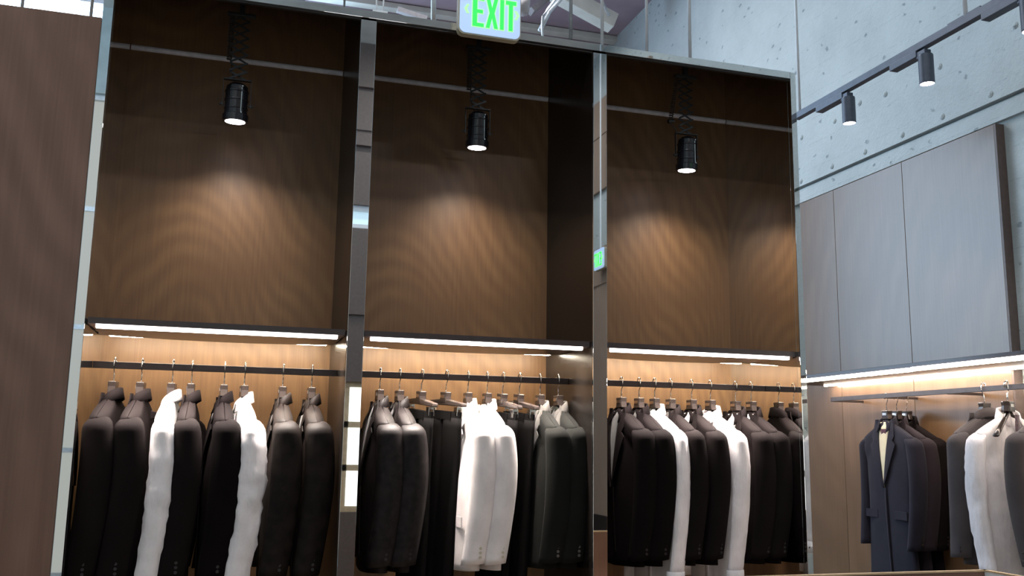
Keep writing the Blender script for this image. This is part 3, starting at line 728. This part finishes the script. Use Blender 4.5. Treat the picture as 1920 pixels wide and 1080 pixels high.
# every garment faces -X (its front to the left): local front -y turned to -x, i.e. rz = -90 degrees (+ a little twist)
rack = [
 # hook px, kind, mats, twist, T, options, what it is
 (214, 'jacket', CH, -9, .046, {}, 'charcoal jacket, leftmost on the first rail beside the mirrored pillar', 'leftmost charcoal jacket'),
 (266, 'jacket', CH, -7, .046, {}, 'charcoal jacket between the leftmost jacket and the first white shirt', 'second charcoal jacket'),
 (324, 'shirt', WH, -6, .040, dict(crumple=.007, slv=.91, length=1.02), 'white shirt with dark bow tie, left one of two in the first bay', 'white bow-tie shirt'),
 (360, 'jacket', CH, -2, .042, {}, 'charcoal jacket just right of the white shirt with bow tie', 'charcoal jacket right of the bow-tie shirt'),
 (421, 'jacket', BL, 4, .046, dict(front=1.5), 'black jacket just left of the wide white shirt in the first bay', 'black jacket left of the wide white shirt'),
 (459, 'shirt', WH, 8, .044, dict(crumple=.010, slv=.91, length=1.02), 'white shirt with wrinkled sleeve, right one of two in the first bay', 'white wrinkled shirt'),
 (531, 'jacket', BR, 2, .046, dict(front=1.5), 'black-brown patterned jacket, left one of the patterned pair in the first bay', 'left patterned jacket'),
 (585, 'jacket', BR, 4, .046, {}, 'black-brown patterned jacket, last on the right of the first bay', 'right patterned jacket'),
 (713, 'jacket', SH, 3, .048, dict(front=1.5), 'black jacket with glinting shoulder, first on the second rail by the pillar', 'first glinting jacket'),
 (750, 'jacket', SH, 6, .044, {}, 'shiny black woven jacket, second on the middle rail left of the trousers', 'second glinting jacket'),
 (878, 'jacket', WL2, 2, .044, dict(front=1.9, flap=True, buttons=m_beige), 'white tailored jacket with side pocket, left one of the white pair', 'left white jacket'),
 (914, 'jacket', WL2, 4, .040, dict(buttons=m_beige), 'white tailored jacket, right one of the white pair', 'right white jacket'),
 (1013, 'jacket', DG, 2, .044, dict(front=1.5, collar_h=.045, buttons=m_button), 'dark grey jacket with pale collar, left one near the second pillar', 'left pale-collared grey jacket'),
 (1047, 'jacket', DG, 4, .042, dict(collar_h=.045, buttons=m_button), 'dark grey jacket with pale collar, right one beside the dark side panel', 'right pale-collared grey jacket'),
 (1165, 'jacket', BL, 4, .046, {}, 'black jacket, first on the third rail beside the second mirrored pillar', 'first black jacket of the third bay'),
 (1198, 'jacket', BL, 4, .044, {}, 'black jacket left of the slim white shirt in the third bay', 'second black jacket of the third bay'),
 (1227, 'shirt', WH, 6, .034, dict(crumple=.003, slv=.91, length=.98), 'slim white shirt, left one of two in the third bay', 'left white shirt of the third bay'),
 (1257, 'jacket', CH, 4, .036, {}, 'charcoal jacket just right of the left white shirt in the third bay', 'charcoal jacket right of the left white shirt'),
 (1296, 'jacket', CH, 4, .040, dict(inner=f_white), 'charcoal jacket with pale lining, left of the right white shirt, third bay', 'charcoal jacket with pale lining'),
 (1331, 'shirt', WH, 6, .038, dict(crumple=.003, slv=.91, length=.98), 'white shirt with black cuff button, right one of two in the third bay', 'right white shirt of the third bay'),
 (1378, 'jacket', CH, 4, .042, dict(inner=f_white), 'charcoal jacket over a pale shirt, second from the right mirror end', 'charcoal jacket over a pale shirt'),
 (1407, 'jacket', CH, 4, .040, dict(inner=f_white), 'charcoal jacket over a pale shirt, nearest the right mirror end', 'last charcoal jacket by the right mirror'),
]
for i, (px_, kind, mats, tw, T_, kw, label, short) in enumerate(rack):
    x = X_on_rail(px_)
    rz = -PI/2 + d(tw)
    bay = 'first' if px_ < 640 else ('second' if px_ < 1100 else 'third')
    make_hanger((x, 4.33, RAILZ), rz, 'black hanger with steel hook holding the ' + short, HG)
    g = 'clothes hanging in the %s bay' % bay
    if bay == 'first' and kind == 'jacket': kw = dict(kw, length=.95, slv=.88)
    grm = make_top(kind, (x, 4.33, RAILZ), rz, mats, label, 'shirt' if kind == 'shirt' else 'jacket', g, T=T_, seed=i*3.7, s=1.0, **kw)
    if px_ == 324:                                                   # bow tie at its collar
        bt = MB()
        for sg in (-1, 1): bt.prism([(0, -.006+-.19), (sg*.045, -.020-.19), (sg*.045, .018-.19), (0, .006-.19)], 'y', -.005, .005)
        t = obj('bow_tie', bt.box((-.009, -.008, -.199), (.009, .008, -.181)), f_black, empty('bow_tie', (at(299, 778, Y=4.24).x+.006, 4.24-.0, at(299, 778, Y=4.24).z+.19), d(-25)), bevel=.002)
        t.parent['label'] = 'black bow tie at the collar of the left white shirt in the first bay'; t.parent['category'] = 'bow tie'; t.name = 'bow'
for i, (px_, tw, tl, label, short) in enumerate((
    (792, 10, d(5), 'black trousers clipped to a hanger just right of the shiny black jacket', 'black trousers beside the shiny jacket'),
    (838, 16, d(4), 'black trousers clipped to a hanger just left of the white jackets', 'black trousers beside the white jackets'),
    (944, 12, d(5), 'black trousers clipped to a hanger just right of the white jackets', 'trousers right of the white jackets'),
    (975, 12, d(5), 'black trousers clipped to a hanger just left of the pale-collared jackets', 'trousers left of the pale-collared jackets'))):
    x = X_on_rail(px_); rz = -PI/2 + d(tw)
    make_hanger((x, 4.33, RAILZ), rz, 'black clip hanger holding the ' + short, HG, clips=True, tilt=tl)
    make_trousers((x, 4.33, RAILZ), rz, label, 'clothes hanging in the second bay', seed=i*5.3, tilt=tl)

# right wall: three jackets on the arm, a coat, shirts on the long rail
NV, PL, GR = (f_navy, f_navy, f_cream), (f_plum, f_plum, f_dlin), (f_grey, f_grey, f_dlin)
AY = 4.87
gA = 'coats hanging on the wall unit arm'; gR = 'clothes hanging on the wall unit rail'
for i, (px_, kind, mats, tw, kw, label, short) in enumerate((
    (1669, 'jacket', NV, -3, dict(inner=f_cream, length=1.02, flap=True, buttons=m_block), 'long navy coat with cream lining and maroon label on the wall rail', 'long navy coat'),
    (1688, 'jacket', PL, 2, dict(buttons=m_block, length=.98), 'plum-grey jacket hanging just behind the long navy coat', 'plum-grey jacket'),
    (1707, 'jacket', (f_char, f_char, f_dlin), 5, dict(length=.98), 'charcoal jacket at the back of the group nearest the wood panel', 'rear charcoal jacket'))):
    x = (3.872, 3.945, 4.018)[i]; y = AY
    rz = -PI/2 + d(tw)
    make_hanger((x, y, RZ0+.014), rz, 'black hanger with steel hook holding the ' + short, HG, hook_rot=0, s=1.06)
    make_top(kind, (x, y, RZ0+.014), rz, mats, label, 'coat' if i == 0 else 'jacket', gA, T=.036, s=1.06, seed=40+i*3, W=.215, **kw)
for i, (y, kind, mats, rz, kw, label, short) in enumerate((
    (4.075, 'jacket', GR, d(184), dict(), 'grey jacket seen from behind on the wall rail left of the white shirt', 'grey jacket'),
    (3.92, 'shirt', WH, d(2), dict(crumple=.006, slv=.90, length=1.0), 'white shirt with tie hanging on the wall rail beside the grey jacket', 'white shirt with tie'),
    (3.66, 'jacket', GR, d(4), dict(buttons=m_plate), 'grey jacket cut by the right picture edge on the wall rail', 'grey jacket at the right edge'),
    (2.64, 'shirt', WH, d(0), dict(crumple=.004, slv=.90), 'white shirt further along the wall rail, seen in the narrow right pillar', 'white shirt further along the rail'))):
    make_hanger((RX, y, RZ1), rz, 'black hanger with steel hook holding the ' + short, HG, hook_rot=PI/2 if False else 0, s=1.04)
    make_top(kind, (RX, y, RZ1), rz, mats, label, 'shirt' if kind == 'shirt' else 'jacket', gR, T=.048 if kind == 'shirt' else .045, s=1.04, seed=60+i*4, **kw)
# tie on the white shirt
tie = MB()
R = [[(a*w, b*.004-.052, z) for a, b in ((-1, 0), (0, -1), (1, 0), (0, 1))] for z, w in ((-.150, .017), (-.175, .012), (-.180, .014), (-.40, .026), (-.62, .034), (-.66, .003))]
t = obj('neck_tie', tie.rings(R), f_tie, origin=None); t.location = (RX, 3.92, RZ1); t.scale = (1.04,)*3
tag(t, 'dark speckled tie hanging down the front of the white shirt', 'tie')
tb = obj('tie_bar', B((-.052, -.062, -.30), (.030, -.055, -.288)), m_blackpl, t, bevel=.001)
h = make_hanger((RX-.03, 3.885, RZ1), d(24), 'empty black wooden hanger overlapping the white shirt with tie', HG, s=1.04)

# open display bin at the lower right
bz, bx0, bx1, by0, by1 = 1.10, 1.7, 2.887, 2.35, 3.105
Dn = empty('display_bin', (2.3, 2.7, 0)); tag(Dn, 'open-topped display bin with a pale rim at the lower right corner', 'display bin')
def dn(name, mb, mat, **k): return obj(name, mb.xf(Matrix.Translation((-2.3, -2.7, 0))), mat, Dn, **k)
dn('back_board', B((bx0, by1-.018, .05), (bx1, by1, bz-.006)), m_wood_l)
dn('front_board', B((bx0, by0, .05), (bx1, by0+.018, .80)), m_wood_l)
dn('side_board', B((bx0, by0+.018, .05), (bx0+.018, by1-.018, .80)), m_wood_l)
dn('side_board', B((bx1-.018, by0+.018, .05), (bx1, by1-.018, bz-.006)), m_white)
dn('bottom_board', B((bx0+.018, by0+.018, .70), (bx1-.018, by1-.018, .72)), m_wood_l)
dn('rim', MB().box((bx0, by1-.02, bz-.006), (bx1, by1+.001, bz)).box((bx1-.02, by0, bz-.006), (bx1+.001, by1, bz)), m_cream)
dn('base', B((bx0+.04, by0+.04, 0), (bx1-.04, by1-.04, .05)), m_lacq)

# ------------------------------------------------------------------ LIGHT
wd = bpy.data.worlds.new('world'); bpy.context.scene.world = wd; wd.use_nodes = True
bg = wd.node_tree.nodes['Background']; bg.inputs[0].default_value = (.7, .85, 1, 1); bg.inputs[1].default_value = .6
# daylight through the windows
# unseen ceiling lamps added to brighten the room and its walls
def added_fitting(x, y, e, label):
    root = empty('added_ceiling_light', (x, y, ZC)); tag(root, label, 'light')
    obj('housing', B((-.62, -.12, -.06), (.62, .12, 0)), m_white, root)
    obj('diffuser', B((-.6, -.1, -.066), (.6, .1, -.06)), emit('added_lamp_glow', (1, .95, .9), 6), root)
    area('tube', (0, 0, -.08), (0, 0, 0), 1.2, .2, e, (.92, .95, 1.0), root)
for i, (x, y) in enumerate(((-2.5, 1.5), (.8, 1.2), (-2.5, 7), (1.5, 6.8), (2.4, -1.2))):
    added_fitting(x, y, (48, 48, 90, 90, 48)[i], ('added unseen ceiling light above the left partition front', 'added unseen ceiling light above the camera side of the unit', 'added unseen ceiling light behind the left partition', 'added unseen ceiling light behind the unit', 'added unseen ceiling light behind the camera near the side wall')[i])

vs = bpy.context.scene.view_settings
vs.view_transform = 'Standard'; vs.look = 'None'; vs.gamma = 1; vs.use_curve_mapping = False; vs.exposure = 0.0
